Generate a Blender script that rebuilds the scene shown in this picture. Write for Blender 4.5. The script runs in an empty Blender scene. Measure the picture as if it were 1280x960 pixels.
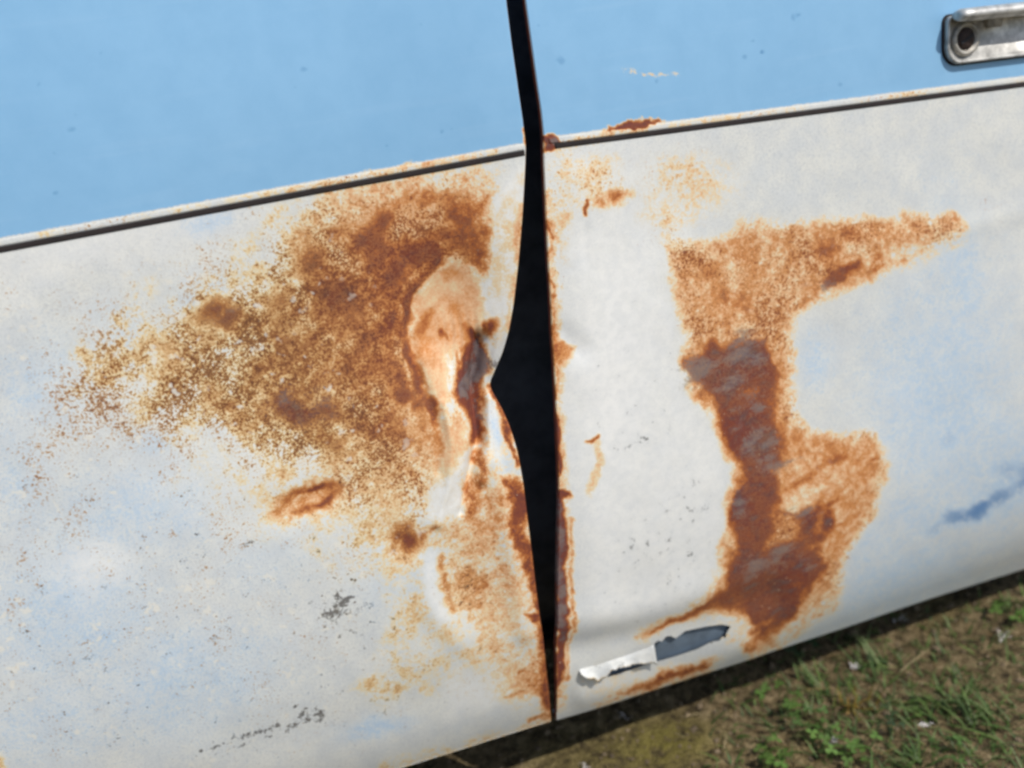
import bpy, bmesh, math, random
import numpy as np
from mathutils import Vector, Matrix

random.seed(7)
rng = np.random.default_rng(7)
SC = bpy.context.scene
COL = SC.collection

# ------------------------------------------------------------------ camera, sky, sun, exposure
F = 1244.0                                   # focal length in pixels of the 1280 x 960 picture
DX = np.array((.9433, .2299, -.2400)); DX /= np.linalg.norm(DX)     # world x, z seen from the camera
DZ = np.array((-.1285, .9183, .3746)); DZ -= DX * DX.dot(DZ); DZ /= np.linalg.norm(DZ)
DY = np.cross(DZ, DX)
C2W = np.array((DX, DY, DZ))                 # camera -> world
ZBELT = 0.62
r0 = C2W @ (np.array((668 - 640, -(192 - 480), -F)) / F)
CAM = np.array((0.0, 0.0, ZBELT)) - r0 * 0.86

cam_d = bpy.data.cameras.new('camera')
cam = bpy.data.objects.new('camera', cam_d); COL.objects.link(cam)
cam_d.sensor_fit = 'HORIZONTAL'; cam_d.sensor_width = 36.0
cam_d.lens = 36.0 * F / 1280.0
cam_d.clip_start = 0.02; cam_d.clip_end = 2000
M = Matrix.Identity(4)
for i in range(3):
    for j in range(3): M[i][j] = C2W[i][j]
    M[i][3] = CAM[i]
cam.matrix_world = M
cam_d.dof.use_dof = True; cam_d.dof.focus_distance = 0.86; cam_d.dof.aperture_fstop = 3.4
SC.camera = cam

SUN_EL, SUN_AZ = math.radians(50), math.radians(30)      # azimuth: to the right of the panel's normal
to_sun = Vector((math.sin(SUN_AZ) * math.cos(SUN_EL), -math.cos(SUN_AZ) * math.cos(SUN_EL), math.sin(SUN_EL)))
world = bpy.data.worlds.new('World'); SC.world = world; world.use_nodes = True
wn = world.node_tree
sky = wn.nodes.new('ShaderNodeTexSky'); sky.sky_type = 'NISHITA'; sky.sun_disc = False
sky.sun_elevation = SUN_EL; sky.sun_rotation = math.pi - SUN_AZ
bg = wn.nodes['Background']; bg.inputs['Strength'].default_value = 0.11
wn.links.new(sky.outputs[0], bg.inputs[0])
sun_d = bpy.data.lights.new('sun', 'SUN'); sun_d.energy = 3.0; sun_d.angle = math.radians(0.53); sun_d.color = (1, .955, .89)
sun = bpy.data.objects.new('sun', sun_d); COL.objects.link(sun)
sun.rotation_euler = (-to_sun).to_track_quat('-Z', 'Y').to_euler()
SC.view_settings.view_transform = 'Standard'; SC.view_settings.look = 'None'
SC.view_settings.gamma = 1; SC.view_settings.use_curve_mapping = False
SC.view_settings.exposure = 0.09
SC.cycles.filter_width = 2.7
SC.cycles.max_bounces = 5; SC.cycles.diffuse_bounces = 3; SC.cycles.glossy_bounces = 3; SC.cycles.transmission_bounces = 3

# ------------------------------------------------------------------ survey: trace (measured drawing) <-> car surface
def to_trace(P):
    q = (P - CAM) @ C2W
    return np.stack((640 + F * q[..., 0] / -q[..., 2], 480 - F * q[..., 1] / -q[..., 2]), -1)

# side profile: S = arc height (0 at the belt, + up), tilt under the car grows towards the bottom
_S = np.linspace(0.75, -1.0, 1751)
_th = np.radians(np.where(_S > 0, -4 - 30 * _S, np.interp(-_S, (0, .26, .38, .48, .55, .63), (-5, -4, 0, 7, 15, 28))))
_y = np.zeros_like(_S); _z = np.zeros_like(_S)
_ds = _S[0] - _S[1]
_y[1:] = np.cumsum(np.sin(.5 * (_th[1:] + _th[:-1])) * _ds); _z[1:] = -np.cumsum(np.cos(.5 * (_th[1:] + _th[:-1])) * _ds)
i0 = np.argmin(abs(_S)); _y -= _y[i0]; _z -= _z[i0]
def plan(X):                                  # the side bows away towards the right
    t = np.maximum(X + .05, 0); return .030 * t * t / (t + .06)
def surf(X, S):
    X = np.asarray(X, float); S = np.asarray(S, float)
    y = np.interp(-S, -_S, _y) + plan(X); z = ZBELT + np.interp(-S, -_S, _z)
    return np.stack((X, y, z), -1)
def normal(X, S):
    e = 1e-3
    n = np.cross(surf(X + e, S) - surf(X - e, S), surf(X, S + e) - surf(X, S - e))
    return n / np.linalg.norm(n, axis=-1, keepdims=True)
def ray(px, py):
    d = np.stack(((np.asarray(px, float) - 640) / F, -(np.asarray(py, float) - 480) / F, -np.ones_like(np.asarray(px, float))), -1)
    return d @ C2W.T
def at_panel(px, py):                          # drawing point -> (X, S) on the car side
    d = ray(px, py); y = np.zeros(d.shape[:-1])
    for _ in range(40):
        t = (y - CAM[1]) / d[..., 1]
        P = CAM + d * t[..., None]
        S = np.interp(-(P[..., 2] - ZBELT), -_z, _S)
        y = .5 * y + .5 * surf(P[..., 0], S)[..., 1]
    return P[..., 0], S
def at_ground(px, py, z=0.0):
    d = ray(px, py); t = (z - CAM[2]) / d[..., 2]
    return CAM + d * t[..., None]

# ------------------------------------------------------------------ seam, belt and bottom lines measured off the drawing
F_EDGE = [(631,-60),(633,0),(640,55),(648,110),(654,150),(658,182),(657,215),(655,255),(653,290),(650,335),(646,380),(641,415),(634,447),(626,472),(620,488),
          (622,495),(631,512),(640,535),(648,565),(655,605),(660,650),(665,690),(669,725),(674,765),(680,805),(684,845),(688,890),(690,915)]
D_EDGE = [(655,-60),(657,0),(664,50),(671,100),(677,140),(680,170),(680,200),(682,250),(684,300),(687,350),(690,400),(692,440),(694,480),(696,530),(698,580),
          (699,620),(698,680),(697,740),(696,800),(696,850),(696,895),(696,915)]
F_BELT = [(0, 310), (656, 189)]
D_BELT = [(690, 181), (1280, 104)]
F_BOT = [(500, 960), (600, 928), (690, 901)]
D_BOT = [(697, 897), (800, 868), (900, 836), (1000, 804), (1100, 770), (1200, 737), (1280, 710)]
def line_fit(pts, deg=1):
    X, S = at_panel(*np.array(pts, float).T); c = np.polyfit(X, S, deg); return lambda x: np.polyval(c, x)
f_belt, d_belt = line_fit(F_BELT), line_fit(D_BELT)
f_bot, d_bot = line_fit(F_BOT), line_fit(D_BOT, 1)
def edge_fn(pts, off):
    X, S = at_panel(*np.array(pts, float).T); o = np.argsort(S)
    s = np.linspace(S.min() - .02, S.max() + .02, 700); x = np.interp(s, S[o], X[o])
    k = np.exp(-.5 * (np.arange(-9, 10) / 3.0) ** 2); k /= k.sum()
    x = np.convolve(np.pad(x, 9, mode='edge'), k, 'valid')
    return lambda q: np.interp(q, s, x) + off
f_edge, d_edge = edge_fn(F_EDGE, -.0010), edge_fn(D_EDGE, .0002)
ZBOT = surf(0., d_bot(0.))[2]
GZ = ZBOT - 0.125                              # ground level

# ------------------------------------------------------------------ helpers
def fnoise(p, s, seed=0):
    """cheap smooth noise, p (n,2 or 3)"""
    r = np.random.default_rng(seed); out = 0
    for k in range(7):
        d = r.normal(size=p.shape[1]); d /= np.linalg.norm(d)
        f = s * (.6 + 1.1 * r.random()); out = out + np.sin(p @ d * f + r.random() * 6.28 + 1.3 * np.sin(p @ d[::-1] * f * .7 + r.random() * 6.28))
    return out / 5.0

def seg_dist(T, pts, closed=False):
    pts = np.array(pts, float)
    if closed: pts = np.vstack((pts, pts[:1]))
    best = np.full(len(T), 1e9)
    for a, b in zip(pts[:-1], pts[1:]):
        ab = b - a; t = np.clip(((T - a) @ ab) / max(ab @ ab, 1e-9), 0, 1)
        best = np.minimum(best, np.hypot(*(T - a - t[:, None] * ab).T))
    return best
def inside(T, pts):
    pts = np.array(pts, float); c = np.zeros(len(T), bool); j = len(pts) - 1
    for i in range(len(pts)):
        (xi, yi), (xj, yj) = pts[i], pts[j]
        if yi != yj:
            c ^= ((yi > T[:, 1]) != (yj > T[:, 1])) & (T[:, 0] < (xj - xi) * (T[:, 1] - yi) / (yj - yi) + xi)
        j = i
    return c
class Wear:
    """wear maps of one mesh: each map is drawn with soft polygons, blobs and strokes over the measured drawing"""
    NAMES = ('speck', 'stain', 'rust', 'dark', 'metal', 'blue', 'grime', 'top', 'pale', 'red')
    def __init__(s, T):
        s.T = T; s.m = {k: np.zeros(len(T)) for k in s.NAMES}
        w = np.stack((fnoise(T, .09, 1), fnoise(T, .09, 2)), -1) * 5.0 + np.stack((fnoise(T, .3, 3), fnoise(T, .3, 4)), -1) * 2.2
        s.W = T + w
        s.m['red'] = np.clip((T[:, 0] - 350 - .35 * (T[:, 1] - 400)) / 170, 0, 1) * .9 + .1
    def _put(s, k, sel, v, mode='max'):
        a = s.m[k]
        if mode == 'max': a[sel] = np.maximum(a[sel], v)
        elif mode == 'add': a[sel] = np.clip(a[sel] + v, 0, 1)
        else: a[sel] = a[sel] * (1 - v)
    def _box(s, x0, y0, x1, y1): return np.nonzero((s.W[:, 0] > x0) & (s.W[:, 0] < x1) & (s.W[:, 1] > y0) & (s.W[:, 1] < y1))[0]
    def poly(s, k, pts, v=1., blur=10, mode='max'):
        p = np.array(pts, float); q = s._box(*(p.min(0) - 2 * blur), *(p.max(0) + 2 * blur))
        if not len(q): return
        T = s.W[q]; d = seg_dist(T, p, True) * np.where(inside(T, p), 1, -1)
        t = np.clip(.5 + d / (2 * blur), 0, 1); s._put(k, q, v * t * t * (3 - 2 * t), mode)
    def blob(s, k, x, y, rx, ry=None, ang=0, v=1., mode='max', pw=2.):
        ry = ry or rx; R = 2.6 * max(rx, ry); q = s._box(x - R, y - R, x + R, y + R)
        if not len(q): return
        T = s.W[q] - (x, y); a = math.radians(ang); u = T[:, 0] * math.cos(a) - T[:, 1] * math.sin(a); w = T[:, 0] * math.sin(a) + T[:, 1] * math.cos(a)
        s._put(k, q, v * np.exp(-.5 * ((u / rx) ** 2 + (w / ry) ** 2) ** (pw / 2)), mode)
    def stroke(s, k, pts, wd, v=1., blur=4, mode='max'):
        p = np.array(pts, float); R = wd + 2 * blur; q = s._box(*(p.min(0) - R), *(p.max(0) + R))
        if not len(q): return
        t = np.clip(.5 + (wd - seg_dist(s.W[q], p)) / (2 * blur), 0, 1); s._put(k, q, v * t * t * (3 - 2 * t), mode)
    def mod(s, k, amp, freq, seed, st=(1, 1)):
        a = s.m[k]; s.m[k] = np.clip(a + amp * fnoise(s.T * np.array(st), freq, seed) * np.clip(a * 3, 0, 1), 0, 1)
    def store(s, me):
        for k, a in s.m.items():
            at = me.attributes.new(k, 'FLOAT', 'POINT'); at.data.foreach_set('value', a.astype(np.float32))

def mesh_obj(name, verts, faces, mat, parent=None, smooth=True):
    me = bpy.data.meshes.new(name)
    verts = np.asarray(verts, float)
    me.from_pydata(verts.tolist(), [], faces.tolist() if isinstance(faces, np.ndarray) else faces); me.update()
    if smooth: me.polygons.foreach_set('use_smooth', [True] * len(me.polygons))
    o = bpy.data.objects.new(name, me); COL.objects.link(o); me.materials.append(mat)
    if parent is not None: o.parent = parent; o.matrix_parent_inverse = parent.matrix_world.inverted()
    return o
def tag(o, label, cat, group=None):
    o['label'] = label; o['category'] = cat
    if group: o['group'] = group
def empty(name, loc):
    o = bpy.data.objects.new(name, None); COL.objects.link(o); o.location = loc; o.empty_display_size = .05
    o.matrix_world = Matrix.Translation(loc); return o
def grid_faces(nr, nc):
    i = np.arange(nr * nc).reshape(nr, nc)
    return np.stack((i[:-1, :-1], i[1:, :-1], i[1:, 1:], i[:-1, 1:]), -1).reshape(-1, 4)

# ------------------------------------------------------------------ materials
def lin(r, g, b):
    f = lambda c: (c / 255 / 12.92) if c / 255 <= .04045 else ((c / 255 + .055) / 1.055) ** 2.4
    return (f(r), f(g), f(b), 1)
class NT:
    def __init__(s, name):
        s.mat = bpy.data.materials.new(name); s.mat.use_nodes = True; s.t = s.mat.node_tree
        s.b = s.t.nodes['Principled BSDF']; s.co = s.t.nodes.new('ShaderNodeTexCoord').outputs['Object']
    def L(s, v, sock):
        if isinstance(v, bpy.types.NodeSocket): s.t.links.new(v, sock)
        else: sock.default_value = v
    def math(s, op, a, b=0., c=0., clamp=False):
        n = s.t.nodes.new('ShaderNodeMath'); n.operation = op; n.use_clamp = clamp
        s.L(a, n.inputs[0]); s.L(b, n.inputs[1]); s.L(c, n.inputs[2]); return n.outputs[0]
    def noise(s, scale, detail=3, rough=.55, off=(0, 0, 0), stretch=(1, 1, 1), out=0, dist=0.):
        m = s.t.nodes.new('ShaderNodeMapping'); s.L(s.co, m.inputs[0]); m.inputs['Location'].default_value = off; m.inputs['Scale'].default_value = stretch
        n = s.t.nodes.new('ShaderNodeTexNoise'); s.L(m.outputs[0], n.inputs['Vector']); n.inputs['Scale'].default_value = scale
        n.inputs['Detail'].default_value = detail; n.inputs['Roughness'].default_value = rough; n.inputs['Distortion'].default_value = dist
        return n.outputs[out]
    def attr(s, name):
        n = s.t.nodes.new('ShaderNodeAttribute'); n.attribute_name = name; return n.outputs['Fac']
    def attrc(s, name):
        n = s.t.nodes.new('ShaderNodeAttribute'); n.attribute_name = name; return n.outputs['Color']
    def ss(s, v, a, b):
        n = s.t.nodes.new('ShaderNodeMapRange'); n.interpolation_type = 'SMOOTHSTEP'
        s.L(v, n.inputs[0]); s.L(a, n.inputs[1]); s.L(b, n.inputs[2]); return n.outputs[0]
    def mix(s, f, a, b, mode='MIX'):
        n = s.t.nodes.new('ShaderNodeMix'); n.data_type = 'RGBA'; n.blend_type = mode
        s.L(f, n.inputs[0]); s.L(a, n.inputs[6]); s.L(b, n.inputs[7]); return n.outputs[2]
    def ramp(s, v, stops):
        n = s.t.nodes.new('ShaderNodeValToRGB'); s.L(v, n.inputs[0]); e = n.color_ramp.elements
        while len(e) < len(stops): e.new(.5)
        for k, (p, c) in zip(e, stops): k.position = p; k.color = c
        return n.outputs[0]
    def bump(s, h, strength, dist):
        n = s.t.nodes.new('ShaderNodeBump'); n.inputs['Strength'].default_value = strength; n.inputs['Distance'].default_value = dist
        s.L(h, n.inputs['Height']); s.t.links.new(n.outputs[0], s.b.inputs['Normal'])
    def set(s, **k):
        for a, v in k.items(): s.L(v, s.b.inputs[a.replace('_', ' ')])
        return s.mat

def body_paint():
    n = NT('weathered_paint')
    mt = n.math
    n1 = n.noise(430, 3, .65)                              # grains of rust, about 3 mm
    n2 = n.noise(120, 2, .6, (3, 1, 7))
    n3 = n.noise(42, 3, .6, (9, 2, 1))
    n4 = n.noise(900, 1, .6, (5, 5, 5))
    nst = n.noise(110, 3, .6, (1, 2, 3), (.35, 1, .8))     # drawn out along the car
    def mixn(*pairs, gain=1.5):
        v = None
        for x, k in pairs: v = mt('MULTIPLY', x, k) if v is None else mt('MULTIPLY_ADD', x, k, v)
        return mt('MULTIPLY_ADD', v, gain, .5 - .5 * gain)
    g = mixn((n1, .55), (n2, .20), (n3, .05), (n4, .20))
    g2 = mixn((n1, .40), (n2, .33), (n3, .27), gain=1.9)
    red = n.attr('red'); top = n.attr('top')
    # chalky paint
    white = n.mix(n.ss(n3, .3, .7), lin(224, 223, 215), lin(212, 214, 212))
    white = n.mix(mt('MULTIPLY', n.ss(mixn((n4, .5), (n1, .5)), .44, .66), .42), white, lin(176, 180, 183))
    bl = n.attr('blue')
    white = n.mix(mt('MULTIPLY', n.ss(bl, .05, .6), .42), white, lin(190, 208, 224))
    bmask = n.ss(mt('MULTIPLY_ADD', mt('SUBTRACT', mixn((n2, .25), (n1, .45), (n4, .15), (nst, .15)), .5), 2.6, bl), .30, .72)
    white = n.mix(mt('MULTIPLY', bmask, mt('MULTIPLY_ADD', bl, .55, .35)), white, n.mix(n.ss(bl, .5, .95), lin(176, 202, 224), lin(80, 128, 178)))
    white = n.mix(mt('MULTIPLY', n.attr('pale'), .8), white, n.mix(n.ss(n2, .35, .65), lin(243, 241, 236), lin(233, 232, 228)))
    blue = n.mix(n.ss(n3, .25, .75), lin(136, 184, 220), lin(142, 189, 224))
    blue = n.mix(mt('MULTIPLY', n.ss(n4, .5, .75), .10), blue, lin(170, 205, 235))
    blue = n.mix(mt('MULTIPLY', n.ss(n.noise(90, 2, .6, (8, 1, 4), (.06, 1, 1)), .55, .75), .14), blue, lin(168, 204, 232))      # wiped dust
    blue = n.mix(mt('MULTIPLY', n.ss(n.noise(5, 2, .5, (1, 7, 4), (1, 1, .5)), .4, .7), .22), blue, lin(118, 168, 206))
    col = n.mix(n.ss(mt('MULTIPLY_ADD', mt('SUBTRACT', mixn((n1, .6), (n2, .4)), .5), .9, top), .35, .65), white, blue)
    # rust bleeding through the paint: cream, tan, orange, brown, red brown
    st, ru, dk = n.attr('stain'), n.attr('rust'), n.attr('dark')
    lev = mt('MAXIMUM', mt('MULTIPLY', st, .40), mt('MAXIMUM', mt('MULTIPLY', ru, .74), mt('MULTIPLY', dk, .97)))
    pal = n.attr('pale'); amp = mt('MULTIPLY', mt('MULTIPLY_ADD', dk, -.30, 1.05), mt('MULTIPLY_ADD', pal, -.62, 1.))
    lv = mt('MULTIPLY_ADD', mt('SUBTRACT', g2, .5), mt('MULTIPLY', amp, n.ss(lev, .0, .16)), lev)
    stops = (.06, .18, .30, .42, .55, .68, .82, .97)
    rA = n.ramp(lv, list(zip(stops, (lin(232, 222, 194), lin(228, 208, 164), lin(218, 182, 132), lin(190, 140, 84), lin(154, 100, 56), lin(124, 76, 46), lin(100, 66, 48), lin(86, 62, 54)))))
    rB = n.ramp(lv, list(zip(stops, (lin(234, 222, 196), lin(231, 207, 164), lin(229, 180, 136), lin(208, 140, 80), lin(172, 98, 48), lin(136, 72, 44), lin(114, 60, 46), lin(98, 62, 56)))))
    col = n.mix(n.ss(lv, .02, .20), col, n.mix(red, rA, rB))
    # closed crust: streaks of grey scale and orange in the dark cores
    core = mt('MULTIPLY', n.ss(lv, .60, .80), n.ss(dk, .3, .6))
    dv = mixn((nst, .5), (n2, .25), (n3, .25), gain=1.4)
    col = n.mix(mt('MULTIPLY', core, .8), col, n.ramp(dv, [(.32, lin(102, 88, 86)), (.41, lin(108, 66, 58)), (.49, lin(120, 58, 46)), (.56, lin(134, 68, 42)), (.63, lin(110, 55, 46)), (.72, lin(156, 90, 50))]))
    flk = mt('MULTIPLY', n.ss(n.noise(210, 1, .5, (4, 9, 2)), .73, .79), core)       # last flakes of paint
    col = n.mix(mt('MULTIPLY', flk, .7), col, lin(214, 186, 156))
    me = n.attr('metal'); mev = mt('MULTIPLY_ADD', mt('SUBTRACT', mixn((nst, .6), (n1, .4)), .5), 2.2, me)
    mem = mt('MULTIPLY', n.ss(mev, .25, .85), n.ss(me, .03, .2))
    col = n.mix(mt('MULTIPLY', mem, .85), col, n.ramp(nst, [(.38, lin(98, 84, 82)), (.5, lin(112, 105, 106)), (.62, lin(126, 112, 106))]))
    # separate grains of rust
    sp = n.attr('speck')
    thr = mt('MULTIPLY_ADD', sp, -.34, .745)
    dep = mt('DIVIDE', mt('SUBTRACT', g, thr), .18)
    on = mt('MULTIPLY', n.ss(sp, .01, .08), mt('MULTIPLY_ADD', n.ss(lev, .30, .62), -.72, 1.))
    sA = n.ramp(dep, [(.0, lin(214, 186, 138)), (.3, lin(182, 136, 80)), (.6, lin(148, 99, 53)), (1., lin(108, 68, 42))])
    sB = n.ramp(dep, [(.0, lin(222, 180, 126)), (.3, lin(188, 124, 70)), (.6, lin(152, 87, 48)), (1., lin(114, 62, 42))])
    col = n.mix(mt('MULTIPLY', n.ss(dep, -.28, .34), mt('MULTIPLY', on, .93)), col, n.mix(red, sA, sB))
    chips = mt('MULTIPLY', n.ss(n.noise(105, 2, .5, (4, 9, 2)), .62, .71), mt('MULTIPLY', n.ss(sp, .05, .3), mt('MULTIPLY_ADD', n.ss(dk, .2, .5), -1., 1.)))                 # islands of old paint
    col = n.mix(mt('MULTIPLY', chips, mt('MULTIPLY_ADD', red, -.78, .85)), col, lin(228, 224, 212))
    # grime and lichen: dark grains
    gv = n.attr('grime'); gth = mt('MULTIPLY_ADD', gv, -.27, .73)
    gm = mt('MULTIPLY', n.ss(mixn((n1, .3), (nst, .25), (n2, .45)), gth, mt('ADD', gth, .12)), n.ss(gv, .02, .1))
    gm = mt('MAXIMUM', gm, mt('MULTIPLY', mt('MULTIPLY', n.ss(gv, .35, .95), top), .6))
    col = n.mix(mt('MULTIPLY', gm, .8), col, n.mix(n.ss(top, .3, .6), lin(70, 64, 58), lin(84, 140, 188)))
    ra = mt('MAXIMUM', mt('MULTIPLY', sp, .7), lev)
    rg = mt('ADD', mt('MULTIPLY_ADD', top, -.24, .58), mt('MULTIPLY', ra, .32))
    h = mt('MULTIPLY', mt('MULTIPLY_ADD', n4, .4, n1), mt('MULTIPLY', mt('ADD', .25, ra), mt('MULTIPLY_ADD', top, -.95, 1.)))
    h = mt('MULTIPLY_ADD', n.ss(lv, .22, .46), -.55, h)          # paint stands proud of the bare rust
    n.bump(h, .5, .0009)
    return n.set(Base_Color=col, Roughness=rg, Specular_IOR_Level=.4)
PAINT = body_paint()

def simple(name, col, rough=.6, metal=0., var=.25, scale=60, bump=.0004):
    n = NT(name); v = n.noise(scale, 4, .6)
    c = n.mix(n.ss(v, .3, .7), tuple(x * (1 - var) for x in col[:3]) + (1,), tuple(min(1, x * (1 + var)) for x in col[:3]) + (1,))
    n.bump(v, .4, bump)
    return n.set(Base_Color=c, Roughness=rough, Metallic=metal)
DULL_BLACK = simple('dull_black', lin(40, 32, 31), .85)
DARKCAV = simple('dark_cavity_paint', lin(44, 45, 48), .9, var=.1)
JAMB = simple('dark_blue_jamb_paint', lin(84, 86, 92), .9, var=.3, scale=30)
INNER = simple('blue_grey_inner_sheet', lin(104, 118, 132), .5, var=.2, scale=45)
UNDER = simple('underbody_dirt', lin(40, 34, 30), .9)
CHROME = simple('dull_chrome', lin(190, 188, 183), .55, .55, var=.32, scale=90)
PITTED = simple('pitted_chrome', lin(168, 163, 154), .6, .5, var=.3, scale=140)
SCREW = simple('rusty_screw', lin(58, 46, 42), .7, .4, var=.4, scale=300)

# ------------------------------------------------------------------ the car
car = empty('car', (0, .4, GZ))
tag(car, 'old blue and white car with rusted dented side panels', 'car')

def paint_fender(w):
    T = w.T
    # chalky white, pale blue showing through
    for x, y, rx, ry, v in [(60,480,70,60,.42),(150,420,40,40,.35),(260,275,30,18,.55),(250,380,30,25,.45),(160,640,130,60,.45),(90,760,110,90,.5),(230,850,120,70,.45),
                            (330,700,80,50,.3),(60,900,90,60,.4),(470,910,40,12,.55),(420,330,25,25,.45),(195,555,30,14,.5),(120,795,50,20,.55),(30,600,50,80,.4),(500,720,60,60,.35)]:
        w.blob('blue', x, y, rx, ry, 10, min(.6, v * 1.1))
    w.poly('speck', [(-20,350),(300,300),(600,400),(680,880),(300,960),(-20,960)], .30, 60); w.poly('grime', [(-20,560),(500,560),(660,900),(300,970),(-20,970)], .34, 70)
    w.blob('pale', 120, 710, 35, 22, 20, .8); w.blob('pale', 350, 610, 120, 40, 0, .3); w.blob('pale', 120, 300, 140, 30, 12, .5)
    # the wide cloud of speckled rust
    w.poly('speck', [(20,470),(130,370),(250,320),(350,270),(450,230),(560,210),(630,255),(622,330),(600,420),(560,480),(560,600),(530,690),(430,660),(370,610),(260,590),(30,585)], .64, 75)
    w.poly('speck', [(150,430),(290,335),(400,275),(460,240),(560,225),(612,262),(612,340),(560,480),(555,600),(520,650),(450,620),(340,585),(190,560)], .90, 80)
    w.poly('speck', [(260,420),(370,320),(460,250),(560,232),(606,275),(606,345),(545,360),(525,440),(555,540),(440,570),(340,545)], .98, 60)
    w.mod('speck', .14, .03, 51); w.mod('speck', .20, .085, 52)
    w.poly('stain', [(120,450),(330,320),(450,245),(560,228),(620,285),(612,360),(555,480),(550,650),(490,700),(420,640),(300,570)], .74, 95); w.mod('stain', .3, .05, 53)
    w.poly('rust', [(280,410),(360,330),(450,255),(560,230),(612,265),(612,345),(560,330),(515,390),(520,450),(555,540),(540,600),(450,570),(350,540),(270,490)], .74, 85); w.mod('rust', .18, .045, 54)
    w.poly('rust', [(450,270),(530,228),(600,255),(615,300),(608,345),(560,322),(520,370),(510,420),(520,470),(550,530),(545,590),(510,530),(470,450),(440,360)], .92, 36); w.mod('rust', .22, .09, 55)
    w.poly('dark', [(470,255),(530,235),(600,258),(614,300),(606,340),(560,318),(520,360),(506,410),(514,465),(545,530),(548,580),(515,530),(485,450),(465,350)], .68, 32); w.mod('dark', .25, .06, 59)
    for x, y, rx, ry, v in [(90,405,20,22,.4),(60,540,30,24,.4),(150,540,30,22,.4),(215,668,8,5,.5),(205,645,7,5,.5),(185,598,12,8,.42),(240,598,12,8,.42),(220,715,12,7,.4),(8,625,8,6,.5),
                            (320,690,14,6,.35),(75,780,24,12,.3),(100,845,10,6,.4),(370,655,60,30,.34),(450,690,45,45,.5),(430,820,14,10,.42),(470,640,50,40,.55),(510,600,40,50,.6),(505,770,22,30,.42)]:
        w.blob('speck', x, y, rx, ry, 0, v)
    # closed rust around the dent
    w.poly('rust', [(460,250),(530,228),(600,262),(615,300),(608,345),(560,325),(525,370),(512,420),(520,470),(545,520),(556,570),(545,590),(525,545),(495,500),(470,430),(450,340)], .62, 34)
    w.poly('dark', [(560,240),(600,268),(612,310),(606,345),(585,330),(560,320),(560,280)], .72, 20)
    w.stroke('dark', [(545,318),(520,365),(510,415),(522,462),(540,500),(553,535),(554,580)], 11, .84, 17)
    w.poly('dark', [(340,485),(380,478),(420,500),(430,530),(400,545),(355,528)], .80, 34); w.blob('dark', 285, 395, 40, 20, 0, .58); w.blob('rust', 420, 440, 110, 70, 15, .34); w.blob('dark', 460, 300, 26, 50, 0, .62); w.blob('dark', 400, 400, 60, 40, 0, .56); w.blob('dark', 480, 460, 40, 40, 0, .6); w.blob('dark', 500, 330, 30, 24, 0, .62)
    w.blob('rust', 540, 235, 60, 12, 8, .34)
    # pale orange face of the dent
    face = [(545,345),(565,330),(592,335),(610,362),(617,400),(612,440),(590,450),(572,455),(566,500),(556,525),(540,492),(522,455),(516,410),(528,370)]
    for k, v in (('speck', .75), ('dark', .95), ('rust', .82)): w.poly(k, face, v, 9, 'cut')
    w.poly('stain', face, .8, 18)
    w.poly('speck', face, .8, 12, 'cut'); w.poly('pale', face, 1., 9); w.blob('rust', 532, 420, 14, 50, -14, .62); w.blob('rust', 570, 350, 28, 16, 0, .55); w.blob('rust', 570, 385, 30, 40, 0, .42)
    w.poly('dark', [(490,268),(550,255),(570,285),(530,302),(490,300)], .8, 14, 'cut'); w.poly('rust', [(490,268),(550,255),(570,285),(530,302),(490,300)], .55, 14, 'cut')
    w.poly('stain', [(480,268),(550,252),(572,285),(530,306),(484,300)], .95, 12); w.blob('pale', 525, 280, 30, 16, 0, .5)
    # edge strip, cream
    strip = [(618,240),(660,195),(660,290),(648,380),(632,445),(618,425),(612,360),(617,300)]
    for k in ('speck', 'rust', 'dark', 'stain'): w.poly(k, strip, .97, 9, 'cut')
    w.poly('stain', strip, .26, 12); w.poly('pale', strip, .8, 12)
    w.stroke('stain', [(652,260),(648,350),(638,415)], 5, .7, 6); w.stroke('rust', [(656,270),(653,330),(647,385)], 1.5, .6, 4)
    w.stroke('dark', [(548,328),(522,362),(508,408),(516,458),(532,498),(548,535),(552,572)], 7, .9, 11)
    # torn grey fold
    q = np.zeros(len(w.T)); keep = w.m['dark']; w.m['dark'] = q; w.poly('dark', [(552,415),(580,412),(606,404),(628,404),(620,440),(606,470),(588,490),(572,476)], 1., 10)
    w.m['dark'] = np.maximum(keep, w.m['dark'] * np.clip(.40 + .8 * fnoise((w.T - (590, 450)) @ np.array(((1., .3), (-.3, 1.))) * np.array((1, .22)), .34, 61), 0, .9))
    w.poly('dark', [(590,440),(606,425),(618,440),(616,475),(608,500),(609,545),(600,562),(588,556),(583,520),(576,495),(575,470)], .95, 10)
    w.poly('metal', [(606,420),(614,440),(616,468),(606,488),(596,503),(583,501),(580,484),(592,466),(602,455)], .95, 6)
    w.poly('metal', [(600,515),(608,505),(608,530),(600,535)], .7, 5); w.stroke('metal', [(613,455),(622,462)], 7, .8, 7)
    # flap right of the fold
    w.poly('stain', [(580,600),(612,560),(640,600),(650,680),(668,740),(676,830),(640,800),(600,800),(550,770),(540,700),(575,660)], .55, 30)
    w.poly('speck', [(580,600),(610,570),(632,620),(640,690),(640,780),(560,780),(548,700),(580,650)], .42, 26); w.blob('rust', 600, 640, 22, 40, 0, .44); w.blob('rust', 592, 738, 20, 28, 0, .42); w.blob('stain', 560, 660, 40, 30, 0, .6)
    w.poly('rust', [(575,615),(592,590),(602,600),(600,632),(580,640)], .66, 9); w.blob('rust', 602, 588, 6, 20, 10, .66)
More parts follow.
